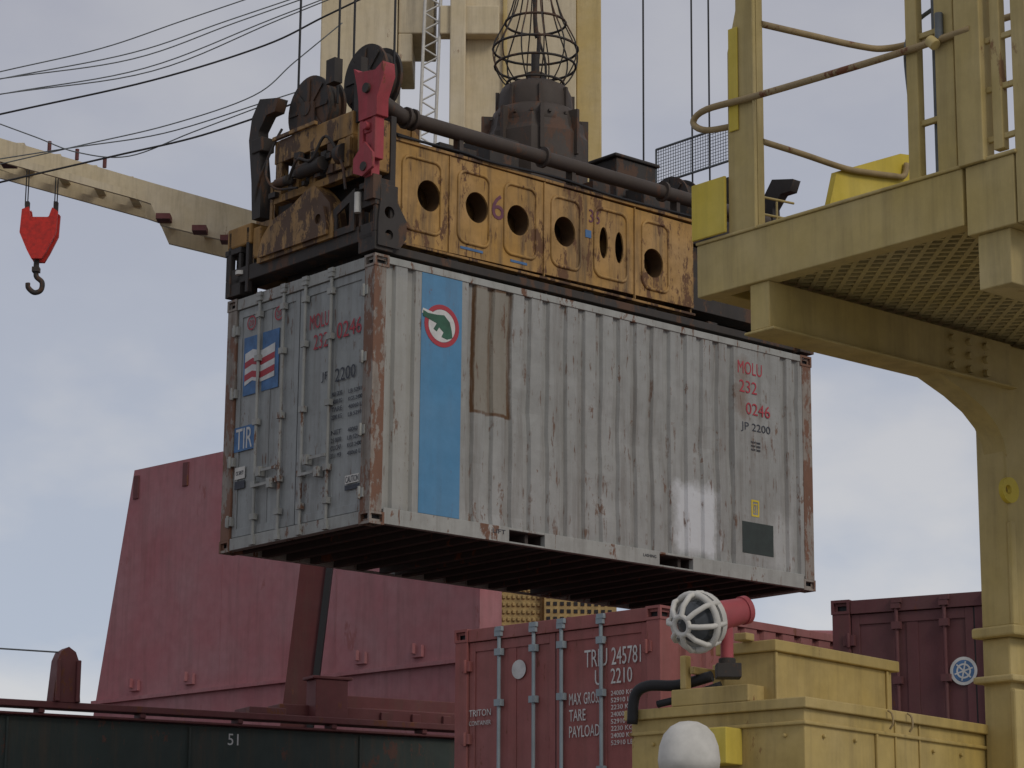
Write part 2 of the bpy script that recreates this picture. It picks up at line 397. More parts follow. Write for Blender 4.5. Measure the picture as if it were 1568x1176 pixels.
p=Part(sp,'beam_labels',m_blue2); p.box(2.79,2.87,.104,.109,3.33,3.41); p.box(1.13,1.42,.104,.109,2.88,2.905); p.box(1.78,2.0,.104,.109,2.87,2.895); p.done()
p=Part(sp,'beam_hoses',m_black)
p.tube(spline([(.3,.08,3.84),(1.1,.09,3.86),(1.5,.07,3.835),(2.4,.08,3.87),(3.2,.08,3.84),(4.3,.09,3.86)]),.014,6)
p.tube(spline([(.3,.13,3.88),(1.3,.12,3.85),(2.2,.14,3.89),(3.4,.13,3.86),(4.9,.14,3.89)]),.012,6); p.done()
p=Part(sp,'telescopic_arms',m_dark,.006)
for b0,b1 in ((.15,.40),(2.04,2.29)): p.box(4.36,5.95,b0,b1,2.86,3.22)
p.box(.3,5.6,.62,1.82,2.70,2.98); p.box(.28,.9,.45,2.0,3.0,3.75)
p.box(.05,6.0,.06,.14,2.64,2.72); p.box(.05,6.0,2.3,2.38,2.64,2.72)
for x in (1.0,1.9,2.8,3.7,4.6): p.box(x,x+.14,.14,2.3,2.65,2.77)
for x in (1.15,2.25): p.cyl((x,.10,2.58),(x,.10,2.72),.012,seg=6)
p.box(.7,5.2,.46,1.98,3.72,3.86); p.box(4.4,5.8,.5,1.9,3.1,3.7)
p.done()
p=Part(sp,'end_crossbeams',m_dark,.008)
p.box(-.02,.22,.02,2.42,2.74,2.90); p.box(5.84,6.08,.02,2.42,2.72,3.0)
p.box(5.7,6.0,.4,2.0,3.0,3.6)
p.done()
p=Part(sp,'end_shield',m_orange2,.012)
sh=[(1.86,2.86),(1.86,2.96),(1.78,3.12),(1.62,3.26),(1.3,3.33),(1.05,3.44),(.92,3.46),(.80,3.36),(.66,3.22),(.60,3.0),(.60,2.86)]
p.plate(PE(.03),sh,.18); p.plate(PE(6.02),sh,.12)
p.plate(PE(-.08),[(1.80,2.90),(1.76,3.04),(1.6,3.18),(1.3,3.24),(1.0,3.26),(.72,3.2),(.66,3.0),(.66,2.90)],.03,[circ(.8,3.08,.05)])
p.done()
p=Part(sp,'machinery_frame',m_orange2,.006)
for a0,a1 in ((.02,.12),(.75,.85)):
    for b0,b1,z0,z1 in ((.42,1.72,3.88,4.12),(.42,1.72,3.46,3.54)): p.box(a0,a1,b0,b1,z0,z1)
    for b in (.42,.74,1.02,1.30,1.60): p.box(a0+.003,a1-.003,b,b+.10,3.54,3.88)
p.box(.12,.75,.44,.52,3.9,4.10); p.box(.12,.75,1.62,1.70,3.9,4.10)
p.plate(PE(.0),[(.80,3.55),(.42,3.55),(.42,3.85),(.60,3.85)],.03,[[(.5,3.62),(.66,3.62),(.56,3.78)]])
p.box(-.02,.02,1.0,1.72,4.12,4.16); p.box(.1,.9,.5,1.75,4.12,4.17)
p.done()
p=Part(sp,'machinery',m_dark)
p.box(.2,.7,.5,1.66,3.5,3.95); p.cyl((-.05,1.2,3.66),(-.05,.8,3.66),.07); p.cyl((-.06,1.55,3.62),(-.06,1.35,3.62),.05); p.cyl((.0,.6,3.70),(.0,.5,3.70),.1)
p.tube(spline([(-.1,1.3,3.6),(-.14,1.1,3.75),(-.12,.9,3.7),(-.1,.7,3.9),(-.05,.5,3.6),(-.05,.42,3.3)]),.016,6)
p.tube(spline([(-.08,1.7,3.9),(-.12,1.65,3.7),(-.1,1.5,3.55),(-.06,1.2,3.5)]),.014,6)
p.tube(spline([(.0,2.0,3.4),(-.05,1.9,3.7),(.0,1.7,4.1),(.05,1.65,4.25)]),.014,6)
for i in range(14):
    b=random.uniform(.5,1.65); z=random.uniform(3.5,3.85); p.box(-.03,.03,b,b+random.uniform(.04,.13),z,z+random.uniform(.03,.1))
for i in range(26):
    a=random.uniform(.9,5.3); b=random.uniform(.5,1.8); p.box(a,a+random.uniform(.08,.4),b,b+random.uniform(.06,.3),3.86,3.9+random.uniform(.05,.28))
p.done()
p=Part(sp,'corner_housings',m_dark,.006)
for a0 in (-.02,5.86):
    for b0 in (-.02,2.20):
        A0,A1,B0,B1=a0,a0+.22,b0,b0+.26
        p.box(A0,A1,B0,B1,2.62,2.80)
        for aa in (A0,A1-.04):
            for bb in (B0,B1-.04): p.box(aa,aa+.04,bb,bb+.04,2.80,3.06)
        p.box(A0-.01,A1+.01,B0-.01,B1+.01,3.06,3.12); p.box(A0+.07,A1-.07,B0+.08,B1-.08,2.80,3.06)
        p.cyl(((A0+A1)/2,(B0+B1)/2,2.50),((A0+A1)/2,(B0+B1)/2,2.66),.035)
p.plate(PE(-.035),[(.62,2.86),(.62,3.14),(.28,3.28),(.28,2.86)],.02,[[(.56,2.93),(.56,3.08),(.36,3.16),(.36,2.93)]])
p.plate(PS(-.035),[(0.0,2.66),(.26,2.66),(.34,2.78),(.34,2.95),(.22,3.12),(.22,3.25),(.02,3.25),(.02,3.1),(.0,2.9)],.02,[circ(.13,2.78,.05,14),circ(.13,3.0,.06,14)])
p.box(.0,.24,-.03,.10,3.12,3.28); p.box(.02,.22,.0,.30,3.28,3.34)
p.box(.18,.245,.02,.14,3.1,4.0)
for b in (2.05,2.36): p.box(-.03,.03,b,b+.05,2.62,3.3)
p.done()
p=Part(sp,'corner_covers',m_orange2,.02)
p.box(-.03,.3,2.02,2.44,3.12,3.34); p.box(-.02,.24,.04,.30,3.42,3.95); p.box(-.01,.22,1.88,2.02,2.95,3.28); p.done()
p=Part(sp,'hydraulic_rams',m_offw); p.cyl((-.05,.22,3.02),(-.05,.22,3.22),.035); p.cyl((-.02,2.2,2.82),(-.02,2.2,2.86),.05); p.done()
def RG(a): return axes((0,1,0),(0,0,1),(1,0,0),(a+.06,-.10,-.03))
p=Part(sp,'red_guide',m_red,.008)
p.plate(RG(-.10),[(.36,4.50),(.28,4.44),(.02,4.40),(-.10,4.46),(-.12,4.32),(-.02,4.12),(-.02,3.94),(.26,3.94),(.27,4.14),(.30,4.3)],.14)
Mg=Matrix.Translation((.06,-.10,-.03))
p.box(-.16,-.05,.01,.07,3.52,3.94,Mg); p.box(-.16,-.05,.20,.26,3.52,3.94,Mg); p.box(-.15,-.06,.07,.20,3.80,3.94,Mg)
p.plate(RG(-.18),[(.30,3.56),(.30,3.42),(.16,3.36),(.0,3.42),(.0,3.56),(.13,3.70)],.03)
p.box(-.14,-.04,.08,.19,3.36,3.80,Mg)
p.cyl((-.14,.03,3.83),(.06,.03,3.83),.04)
p.done()
p=Part(sp,'red_guide_pins',m_dark); p.cyl((-.14,.03,4.21),(.06,.03,4.21),.05); p.box(-.13,-.03,.06,.2,3.14,3.38,Mg); p.cyl((-.15,.03,3.42),(-.04,.03,3.42),.045); p.done()
p=Part(sp,'guide_arms',m_dark,.01)
arm=[(1.86,3.35),(2.0,3.35),(2.03,3.75),(2.10,4.22),(2.06,4.45),(1.93,4.62),(1.60,4.55),(1.66,4.42),(1.80,4.42),(1.93,4.28),(1.92,4.12),(1.86,3.75)]
p.plate(PE(.02),arm,.12)
p.plate(PE(6.15),[(x-1.35,z+.16) for x,z in arm],.12)
p.box(-.06,.1,1.84,2.03,4.05,4.2)
p.done()
p=Part(sp,'sheaves',m_dark); q=Part(sp,'hoist_ropes',m_cable)
for a,b,z,r in ((.22,1.29,4.38,.35),(.62,.90,4.71,.35),(5.2,1.25,4.42,.33),(5.65,.75,4.4,.33)):
    for d in (-.09,.09): p.cyl((a+d-.015,b,z),(a+d+.015,b,z),r,seg=40)
    p.cyl((a-.09,b,z),(a+.09,b,z),r*.86,seg=32); p.cyl((a-.15,b,z),(a+.15,b,z),.075)
    for k in range(8):
        t=k*math.pi/4; M=Matrix.Translation((a-.11,b,z))@Matrix.Rotation(t,4,'X'); p.box(-.012,.0,-.02,.02,.06,r*.9,M)
    for d in (-.13,.12): p.plate(PE(a+d),[(b-.20,z-.62),(b+.20,z-.62),(b+.12,z+.05),(b-.12,z+.05)],.02)
    for s in (-1,1):
        if a<1: q.cyl((a,b+s*r*.96,z),(a,b+s*r*.96,z+14),.013,seg=6)
p.box(.4,.85,.55,1.25,4.05,4.25); p.box(.1,.8,1.1,1.55,4.05,4.2); p.cyl((.35,.62,4.4),(.35,.62,4.62),.05); p.box(.0,.1,.72,.86,4.5,4.75)
p.box(.1,.18,.42,.52,4.1,4.7); p.box(.05,.3,.3,.45,4.0,4.25)
p.done()
for a in (4.67,5.44,5.72): q.cyl((a,1.2,4.4),(a,1.2,20),.012,seg=6)
q.done()
p=Part(sp,'hydraulic_pipe',m_brown)
p.cyl((.36,.12,4.06),(5.5,.12,4.05),.075,seg=18); p.tube(spline([(.1,.35,4.22),(.14,.2,4.20),(.28,.12,4.10),(.40,.12,4.06)]),.08,12)
for x in (.42,.50,2.2,3.9): p.cyl((x,.12,4.06),(x+.03,.12,4.06),.11,seg=18)
for x in (1.1,2.6,4.1): p.box(x,x+.05,.10,.20,3.83,4.02)
p.done()
dz=-.16
p=Part(sp,'rotator_head',m_brown)
c=(3.05,1.2,dz)
p.lathe(c,[(.57,4.0),(.57,4.84),(.54,4.90),(.52,5.02)],8,False)
p.lathe(c,[(.50,4.9),(.485,5.04),(.455,5.13),(.43,5.16)],24); p.lathe(c,[(.40,5.1),(.41,5.18),(.40,5.34),(.36,5.43),(.27,5.48)],24)
for k in range(8):
    t=k*math.pi/4+.2; M=Matrix.Translation(c)@Matrix.Rotation(t,4,'Z'); p.box(.45,.58,-.02,.02,4.6,5.10,M); p.box(.39,.43,-.015,.015,5.12,5.38,M)
for k in range(16):
    t=k*math.pi/8; M=Matrix.Translation(c)@Matrix.Rotation(t,4,'Z'); p.box(.47,.51,-.015,.015,5.03,5.06,M)
p.done()
p=Part(sp,'cable_basket',m_dark)
pf=[(.26,5.46),(.37,5.57),(.455,5.74),(.46,5.92),(.38,6.10),(.27,6.34),(.16,6.8)]
for k in range(12):
    t=k*math.pi/6; p.tube(spline([(c[0]+r*math.cos(t),c[1]+r*math.sin(t),z+dz) for r,z in pf],3),.0085,6)
for r,z in ((.44,5.70),(.462,5.90),(.33,6.20),(.31,5.5)):
    p.tube([(c[0]+r*math.cos(i*math.pi/14),c[1]+r*math.sin(i*math.pi/14),z+dz) for i in range(28)],.014,6,True)
p.cyl((c[0],c[1],5.25),(c[0],c[1],5.46),.1); p.cyl((c[0],c[1],5.44),(c[0],c[1],5.7),.045)
p.tube(spline([(c[0],c[1],5.4),(c[0]+.05,c[1],5.9),(c[0]-.02,c[1],6.5),(c[0],c[1],12)]),.022,8)
p.tube(spline([(c[0]+.1,c[1],5.2),(c[0]+.15,c[1],5.6),(c[0]+.05,c[1]+.05,6.1),(c[0]+.05,c[1],7)]),.014,8)
p.done()
p=Part(sp,'electric_boxes',m_dark,.015)
p.box(4.02,4.62,.95,1.4,4.2,4.68); p.box(3.98,4.66,.92,1.43,4.68,4.72); p.box(4.1,4.5,.6,.9,3.86,4.3); p.box(1.4,2.2,.8,1.5,3.86,4.15); p.box(2.0,2.4,.7,1.2,3.86,4.42)
p.box(5.0,5.8,.5,1.7,3.7,4.1)
p.done()
p=Part(sp,'mesh_screen',m_cable2)
for i in range(31):
    b=.55+i*.04; p.cyl((5.4,b,4.85),(5.4,b,5.27),.0035,seg=4)
for i in range(12):
    z=4.85+i*.038; p.cyl((5.4,.55,z),(5.4,1.75,z),.0035,seg=4)
for b in (.55,1.75): p.cyl((5.4,b,4.0),(5.4,b,5.27),.014,seg=6)
for z in (4.85,5.27): p.cyl((5.4,.55,z),(5.4,1.75,z),.014,seg=6)
p.done()

# ------------------------------------------------------------------ yellow crane on the right (platform, railings, column)
cr=parent('gantry_crane',F)
aa=-4.47; zt=-.145
p=Part(cr,'platform_beams',m_yel,.006)
p.box(aa,aa+.10,-10.60,-8.74,-.44,zt)
p.box(aa-.012,aa+.12,-10.60,-8.74,zt,zt+.018)
p.box(aa+.02,-2.4,-9.26,-9.12,-.70,-.44)
p.box(aa+.01,-2.4,-9.30,-9.08,-.715,-.70)
p.box(aa,-1.6,-10.92,-10.62,-.50,zt); p.box(aa-.015,-1.6,-10.94,-10.60,zt,zt+.02)
p.box(aa+.03,-1.6,-10.86,-10.66,-.78,-.50)
p.box(aa+.10,-2.0,-8.9,-8.76,-.44,zt)
p.done()
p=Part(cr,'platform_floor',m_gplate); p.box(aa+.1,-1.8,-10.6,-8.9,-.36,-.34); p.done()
p=Part(cr,'platform_grating',m_grating)
n=22
for i in range(-n,n*2):
    for s in (1,-1):
        x0=aa+.1+i*.10; y0,y1=-10.6,-8.9; x1=x0+s*(y1-y0)*.8
        lo,hi=aa+.11,-1.9
        def yt(x): return y0+(x-x0)/(x1-x0)*(y1-y0)
        xa,xb=max(lo,min(x0,x1)),min(hi,max(x0,x1))
        if xb-xa<.05: continue
        P0=Vector((xa,yt(xa),-.38)); P1=Vector((xb,yt(xb),-.38)); d=(P1-P0).normalized(); w=Vector((-d.y,d.x,0))*.013; h=Vector((0,0,.014+.001*s))
        vs=[p.bm.verts.new(v) for v in (P0-w-h,P1-w-h,P1+w-h,P0+w-h,P0-w+h,P1-w+h,P1+w+h,P0+w+h)]
        for f in ((0,1,2,3),(0,4,5,1),(3,2,6,7),(0,3,7,4),(1,5,6,2)): p.bm.faces.new([vs[j] for j in f])
p.done()
p=Part(cr,'upright_post',m_yel,.006)
p.plate(PE(aa+.03),[(-9.205,zt+.0),(-8.985,zt+.0),(-8.985,.92),(-9.05,1.15),(-9.05,2.6),(-9.205,2.6)],.05); p.box(aa-.02,aa+.004,-9.205,-9.19,zt,2.6); p.done()
p=Part(cr,'bright_plates',m_bright,.004)
p.box(aa-.03,aa-.012,-8.985,-8.73,-.12,.20); p.box(aa-.006,aa+.003,-9.07,-9.0,.45,1.05)
p.plate(PS(-9.16),[(-3.87,zt),(-3.87,.10),(-3.80,.33),(-3.25,.56),(-3.1,.58),(-3.1,zt)],.04)
p.plate(PS(-9.26),circ(-2.47,-1.32,.075,20),.03,[circ(-2.49,-1.32,.028,12)]); p.done()
p=Part(cr,'handrails',m_tube)
def rail(pts,r=.02): p.tube(spline(pts,5),r,8)
rail([(aa+.05,-9.02,.50),(aa-.02,-8.84,.50),(aa-.02,-8.74,.57),(aa-.02,-8.84,.62),(aa-.02,-9.2,.60),(aa-.02,-9.8,.575),(aa-.02,-10.3,.56),(aa-.02,-10.7,.56)],.019)
rail([(aa+.05,-9.2,.36),(-4.1,-9.2,.36),(-3.75,-9.2,.355),(-3.5,-9.2,.38),(-3.35,-9.2,.40),(-3.25,-9.2,.42),(-3.22,-9.2,.5)],.018)
rail([(aa+.05,-9.2,1.04),(-4.1,-9.2,1.07),(-3.6,-9.2,1.12),(-3.42,-9.25,1.14),(-3.38,-9.5,1.13),(-3.38,-10.0,1.1),(-3.38,-10.6,1.08)],.02)
p.done()
p=Part(cr,'walkway_rail',m_yel)
for x in (-4.22,-4.08,-3.94): p.cyl((x,-8.85,zt),(x,-8.85,.20),.007,seg=6)
for z in (.20,.10): p.cyl((-4.26,-8.85,z-.01),(-3.8,-8.85,z+.02),.007,seg=6)
p.done()
p=Part(cr,'ladder_posts',m_yel,.005)
p.box(aa,aa+.05,-10.335,-10.26,zt,2.6); p.box(aa+.10,aa+.13,-10.42,-10.38,zt,2.6); p.box(aa,aa+.06,-10.57,-10.45,zt,2.6)
p.box(aa-.03,aa+.06,-10.76,-10.60,zt,2.6); p.box(aa,aa+.05,-10.86,-10.80,-.1,2.6); p.box(aa,aa+.1,-11.02,-10.93,-.5,2.6); p.box(aa+.1,aa+.2,-11.4,-11.05,-.8,2.6)
for i in range(12): z=-.05+i*.26; p.box(aa+.01,aa+.035,-10.96,-10.55,z,z+.03)
for z in (.15,.62): p.box(aa+.02,aa+.05,-10.46,-10.30,z,z+.03)
p.cyl((aa-.05,-10.5,.52),(aa-.05,-10.46,.56),.03)
p.done()
p=Part(cr,'ladder_conduits',m_cable2); p.cyl((aa+.07,-10.40,zt),(aa+.07,-10.40,2.6),.018,seg=8); p.tube(spline([(aa+.1,-10.2,.3),(aa+.05,-10.22,.6),(aa+.1,-10.25,.75),(aa+.1,-10.38,.8)]),.012,6); p.cyl((aa-.02,-10.5,.56),(aa-.02,-10.5,.70),.022,seg=8); p.done()
p=Part(cr,'column',m_yel,.012)
gus=[(-3.1,-.70),(-2.40,-.70),(-2.46,-1.12),(-2.49,-1.02),(-2.55,-.94),(-2.66,-.86),(-2.82,-.79)]
p.plate(PS(-9.17),gus,.16)
p.box(-2.47,-1.0,-9.24,-9.03,-2.10,-.44); p.box(-2.52,-1.0,-9.30,-8.99,-2.16,-2.10); p.box(-2.46,-1.0,-9.22,-9.02,-5.80,-2.16)
p.box(-2.52,-1.0,-9.28,-8.99,-2.42,-2.38)
p.box(-2.48,-2.43,-9.27,-9.241,-2.10,-1.5); p.box(-2.48,-2.2,-9.26,-9.221,-3.0,-2.46)
p.done()
p=Part(cr,'column_bolts',m_yel)
for x in (-2.95,-2.80,-2.65):
    for z in (-.50,-.58,-.66): p.cyl((x,-9.29,z),(x,-9.25,z),.022,seg=6)
p.done()

# ------------------------------------------------------------------ yellow machine in the foreground, floodlight, vent
mc=parent('yellow_winch_housing',frame(1.52,13,0,50))
p=Part(mc,'housing_body',m_yel2,.01)
p.box(.03,5.0,.03,1.15,0,3.075); p.box(0,5.02,0,1.18,3.075,3.13); p.box(.01,5.0,.012,1.16,2.99,3.01)
p.box(.15,1.32,.29,.62,3.13,3.40); p.box(.12,1.36,.26,.65,3.40,3.46)
p.box(.145,.165,.275,.29,3.13,3.40); p.box(1.25,1.27,.275,.29,3.13,3.40)
p.box(-.0,.5,.36,.86,3.13,3.22); p.box(.05,.13,.40,.48,3.46,3.50)
p.box(.0,.05,.76,.80,3.22,3.40); p.box(.3,.34,.70,.80,3.22,3.38); p.box(.02,.34,.72,.75,3.30,3.34)
for x in (.9,1.15): p.box(x,x+.012,.018,.030,2.7,3.075)
for x in (.7,1.9): p.box(x,x+.02,.012,.030,2.2,2.99)
for y in (.15,.45,.75,1.0): p.cyl((.035,y,2.94),(.012,y,2.94),.012,seg=6)
for x in (.2,.5,1.3,1.6,2.0): p.cyl((x,.035,2.94),(x,.012,2.94),.012,seg=6)
p.done()
p=Part(mc,'lifting_hooks',m_tube)
for x in (.78,.98): p.tube(spline([(x,-.01,3.12),(x,-.035,3.10),(x,-.04,3.05),(x,-.02,3.02)]),.006,6)
p.done()
p=Part(mc,'yellow_bracket',m_bright,.006); p.box(-.12,.03,.42,.62,2.80,2.99); p.box(-.14,.03,.40,.64,2.99,3.005) if False else None
p.done()
p=Part(mc,'hoses',m_black); p.tube(spline([(-.03,1.1,3.05),(-.03,1.08,3.2),(-.02,1.0,3.25),(.05,.85,3.25),(.1,.66,3.29)]),.03,10); p.tube(spline([(.0,.95,3.15),(.04,.8,3.18),(.1,.6,3.24)]),.02,8)
p.done()
vn=parent('mushroom_vent',Matrix.Translation((.90,12.78,.06)))
p=Part(vn,'vent_cap',m_offw); p.lathe((0,0,0),[(.150,2.66),(.158,2.72),(.150,2.79),(.128,2.85),(.092,2.89),(.05,2.912),(.008,2.918)],32); p.done()
p=Part(vn,'vent_pipe',m_yel2); p.cyl((0,0,-.06),(0,0,2.67),.09); p.done()

fl=parent('floodlight',Matrix.Translation((.955,13.0,3.51)))
fw=Vector((-.66,-.69,-.26)).normalized(); sx=fw.cross(Vector((0,0,1))).normalized(); sy=sx.cross(fw)
LM=axes(sx,sy,fw)
def L(x,y,z): return LM@Vector((x,y,z))
p=Part(fl,'lamp_guard',m_offw)
prof=[(.142,-.07),(.150,-.02),(.143,.04),(.100,.095),(.048,.115)]
for k in range(8):
    t=k*2*math.pi/8+.2; p.tube([L(r*math.cos(t),r*math.sin(t),z) for r,z in prof],.0145,8)
for r,z,w in ((.147,.0,.018),(.048,.113,.014)): p.tube([L(r*math.cos(i*math.pi/14),r*math.sin(i*math.pi/14),z) for i in range(28)],w,8,True)
p.cyl(L(0,0,-.08),L(0,0,-.04),.150,.153,seg=28)
p.done()
p=Part(fl,'lamp_glass',m_glass); p.cyl(L(0,0,-.03),L(0,0,.02),.115,.105,seg=24); p.cyl(L(0,0,.02),L(0,0,.06),.105,.05,seg=24); p.done()
p=Part(fl,'lamp_body',m_lampred)
bk=Vector((.80,.52,.26)).normalized()
def Lb(t): return L(0,0,-.08)+bk*t
p.cyl(Lb(.10),L(0,0,-.08),.08,.13,seg=24); p.cyl(Lb(.26),Lb(.10),.068,.08,seg=24); p.cyl(Lb(.285),Lb(.255),.076,.076,seg=24)
e0=Lb(.15)
p.cyl(e0,e0+Vector((0,0,-.28)),.034)
p.done()
p=Part(fl,'lamp_base',m_dark,.005); p.box(e0.x-.06,e0.x+.07,e0.y-.06,e0.y+.06,e0.z-.335,e0.z-.26); p.cyl(e0+Vector((0,0,-.3)),e0+Vector((0,0,-.23)),.045); p.done()

# ------------------------------------------------------------------ stacked containers on deck
G2=[.3+.27*i for i in range(21)]
c1=container('shipping_container',frame(1.253,21.06,2.19,46.4),m_redc,m_redc,m_redc,m_redc,m_bluegrey,m_under,G2,rods=(1.88,1.46,1.13,.67),seed=5)
p=Part(c1,'white_lettering',m_white); q=PEm(.029)
p.text(q,'TRIU',-.88,-.62,2.13,2.28); p.text(q,'245781',-.57,-.24,2.13,2.28); p.text(q,'1',-.17,-.14,2.13,2.28)
p.text(q,'U',-.76,-.68,1.97,2.10); p.text(q,'2210',-.58,-.34,1.97,2.10)
p.text(q,'MAX',-1.06,-.92,1.82,1.92); p.text(q,'GROSS',-.89,-.70,1.82,1.92); p.text(q,'TARE',-1.06,-.87,1.68,1.78); p.text(q,'PAYLOAD',-1.06,-.71,1.54,1.64)
for i in range(8): p.text(q,('24000 KGS','52910 LBS','2230 KGS')[i%3],-.58,-.30,1.87-.06*i,1.91-.06*i)
p.text(q,'TRITON',-2.27,-2.0,1.80,1.86); p.text(q,'CONTAINER',-2.27,-2.0,1.72,1.76)
p.plate(q,circ(-1.66,2.18,.085,24),.002,[]); p.done()
c2=container('shipping_container',frame(4.79,19.62,2.19,61),m_redc2,m_redc2,m_redc2,m_redc2,m_redc2,m_under,G2,seed=9)
p=Part(c2,'decal_disc',m_white); p.plate(PEm(.029),circ(-1.32,1.95,.115,28),.002,[circ(-1.32,1.95,.09,28)]); p.done()
p=Part(c2,'decal',m_blue2); p.plate(PEm(.0295),circ(-1.32,1.95,.089,28),.002); p.done()
p=Part(c2,'decal_wheel',m_white); p.plate(PEm(.0275),circ(-1.32,1.95,.062,24),.001,[circ(-1.32,1.95,.048,24)])
for k in range(3):
    t=k*math.pi/3+.3; w_=.006; p.plate(PEm(.0275),[(-1.32+.08*math.cos(t)-w_*math.sin(t),1.95+.08*math.sin(t)+w_*math.cos(t)),(-1.32-.08*math.cos(t)-w_*math.sin(t),1.95-.08*math.sin(t)+w_*math.cos(t)),(-1.32-.08*math.cos(t)+w_*math.sin(t),1.95-.08*math.sin(t)-w_*math.cos(t)),(-1.32+.08*math.cos(t)+w_*math.sin(t),1.95+.08*math.sin(t)-w_*math.cos(t))],.0015+.0004*k)
p.done()

# ------------------------------------------------------------------ ship: hull, deck, coaming
ship=parent('cargo_ship')
p=Part(ship,'deck',m_deck); p.box(-60,60,19.2,62,2.05,2.185); p.done()
p=Part(ship,'hull_side',m_mar2); p.box(-60,60,19.0,19.2,-3,2.4); p.done()
ang=math.degrees(math.atan2(2.9,5.3))
cm=parent('hatch_coaming',frame(-6.1,29.7,0,ang))
p=Part(cm,'coaming_wall',m_gr,.01); p.box(-14,7.0,0.06,.16,2.19,4.72)
for i in range(9): x=-13.6+i*2.3; p.box(x,x+.03,.03,.058,2.3,4.70)
p.done()
p=Part(cm,'coaming_rail',m_mar2,.01); p.box(-14,7.0,-.06,.22,4.82,4.90); p.box(-14,7.0,-.02,.2,4.73,4.76)
for i in range(16): x=-13.4+i*1.27; p.box(x,x+.07,-.04,.2,4.76,4.82)
p.plate(axes((1,0,0),(0,0,1),(0,-1,0),(0,.05,0)),[(.72,4.9),(1.06,4.9),(1.02,5.40),(.98,5.5),(.89,5.56),(.80,5.5),(.76,5.40)],.24)
p.box(.74,.79,-.12,-.07,4.9,5.4); p.box(.99,1.04,-.12,-.07,4.9,5.4)
p.box(3.9,6.8,.5,.9,4.9,5.10); p.box(4.3,4.75,.3,.6,4.88,5.42); p.box(3.4,3.9,.3,.8,4.88,5.02); p.box(4.25,4.8,.28,.62,5.42,5.46)
p.box(5.1,7.6,.6,1.0,5.04,5.12); p.box(4.9,7.6,.9,1.0,4.9,5.3)
for x in (5.3,5.75,6.2): p.box(x,x+.12,.45,.58,4.92,5.06)
p.done()
p=Part(cm,'lashing_wire',m_cable2); p.cyl((-8,.05,5.47),(.85,.05,5.50),.01,seg=6); p.done()
p=Part(cm,'number',m_white); p.text(axes((1,0,0),(0,0,1),(0,-1,0),(0,.057,0)),'51',3.02,3.16,4.50,4.64); p.done()
hm=frame(-6.75,42,0,math.degrees(math.atan2(-.69,.72)))
hc=parent('raised_hatch_cover',hm)
XZ=axes((1,0,0),(0,0,1),(0,-1,0))
p=Part(hc,'cover_plate',m_mar,.02)
p.plate(XZ,[(-.25,4.7),(0,5.9),(.85,9.95),(8.95,9.95),(8.95,4.7)],.45)
p.done()
p=Part(hc,'cover_stiffeners',m_mar,.01)
p.box(.02,8.9,-.30,-.226,6.1,6.16)
for x in (3.2,5.9): p.box(x,x+.012,-.229,-.226,6.25,9.9)
for x in (1.0,2.4,6.4,7.6): p.box(x,x+.22,-.28,-.226,6.25,6.42); p.box(x+.05,x+.1,-.34,-.28,6.3,6.45)
p.done()
p=Part(hc,'cover_fittings',m_mar2,.01)
for x,z in ((.86,9.45),(2.15,9.5)): p.box(x,x+.14,-.25,-.226,z,z+.4)
p.done()
stt=parent('hatch_support_strut')
p=Part(stt,'strut',m_strut,.02)
p.plate(axes((1,0,0),(0,0,1),(0,-1,0),(0,34.5,0)),[(-3.14,4.9),(-2.78,4.9),(-2.33,9.4),(-2.69,9.4)],.3); p.done()
p=Part(stt,'strut_shadow_edge',m_black); p.plate(axes((1,0,0),(0,0,1),(0,-1,0),(0,34.4,0)),[(-2.775,4.9),(-2.69,4.9),(-2.24,9.4),(-2.325,9.4)],.2); p.done()  # black plate paints in the shadow side of the strut
lw=parent('tan_deckhouse',frame(-.45,40,0,4))
p=Part(lw,'walls',m_louv,.01); p.box(.98,2.15,0,3,2.19,8.9); p.box(-.6,.98,.15,3,2.19,8.9)
for i in range(16):
    z=6.7+i*.12
    for j in range(17): p.box(-.40+j*.08,-.35+j*.08,.12,.149,z,z+.06)
p.done()
p=Part(lw,'slots',m_black)
for i in range(16):
    z=6.7+i*.12
    for j in range(10): p.box(1.02+j*.11,1.08+j*.11,-.012,-.002,z,z+.06)
p.done()
dh=parent('maroon_deckhouse',frame(-.2,37.5,0,4))
p=Part(dh,'walls',m_mar,.02); p.box(-.8,9,0,2,2.19,6.75); p.box(-.85,9.05,-.06,2,6.75,6.85)
for i in range(8): p.box(-.5+i*1.2,-.42+i*1.2,-.04,0,2.3,6.7)
p.done()

# ------------------------------------------------------------------ distant cranes
jb=parent('crane_jib')
zo=CAMZ
XZ60=lambda y: axes((1,0,0),(0,0,1),(0,-1,0),(0,y,0))
p=Part(jb,'jib_girders',m_cream,.02)
for y in (60,61.6):
    p.plate(XZ60(y),[(-17,21.95+zo),(-12.85,20.45+zo),(-8.95,19.28+zo),(-6.4,18.55+zo),(-3.5,17.7+zo),(-3.5,16.6+zo),(-7.04,17.78+zo),(-8.75,18.2+zo),(-9.0,18.75+zo),(-12.85,20.05+zo),(-17,21.5+zo)],.12)
    p.plate(XZ60(y-.5),[(-17,21.1+zo),(-12.8,19.9+zo),(-9.3,18.9+zo),(-9.3,18.72+zo),(-12.8,19.7+zo),(-17,20.9+zo)],.1)
p.done()
p=Part(jb,'jib_bracing',m_cream,.01)
for i in range(12):
    x=-15.2+i*.92; z=21.3-(x+15.2)*.315-.05+zo if x<-9 else 19.0-(x+9)*.29+zo
    p.box(x,x+.22,59.95,61.6,z-.35,z-.05)
p.done()
p=Part(jb,'jib_fittings',m_mar2)
for x,z in ((-8.8,18.35),(-7.9,18.05),(-7.2,17.8),(-12.7,19.75)): p.box(x,x+.35,59.5,59.9,z-.12+zo,z+.02+zo)
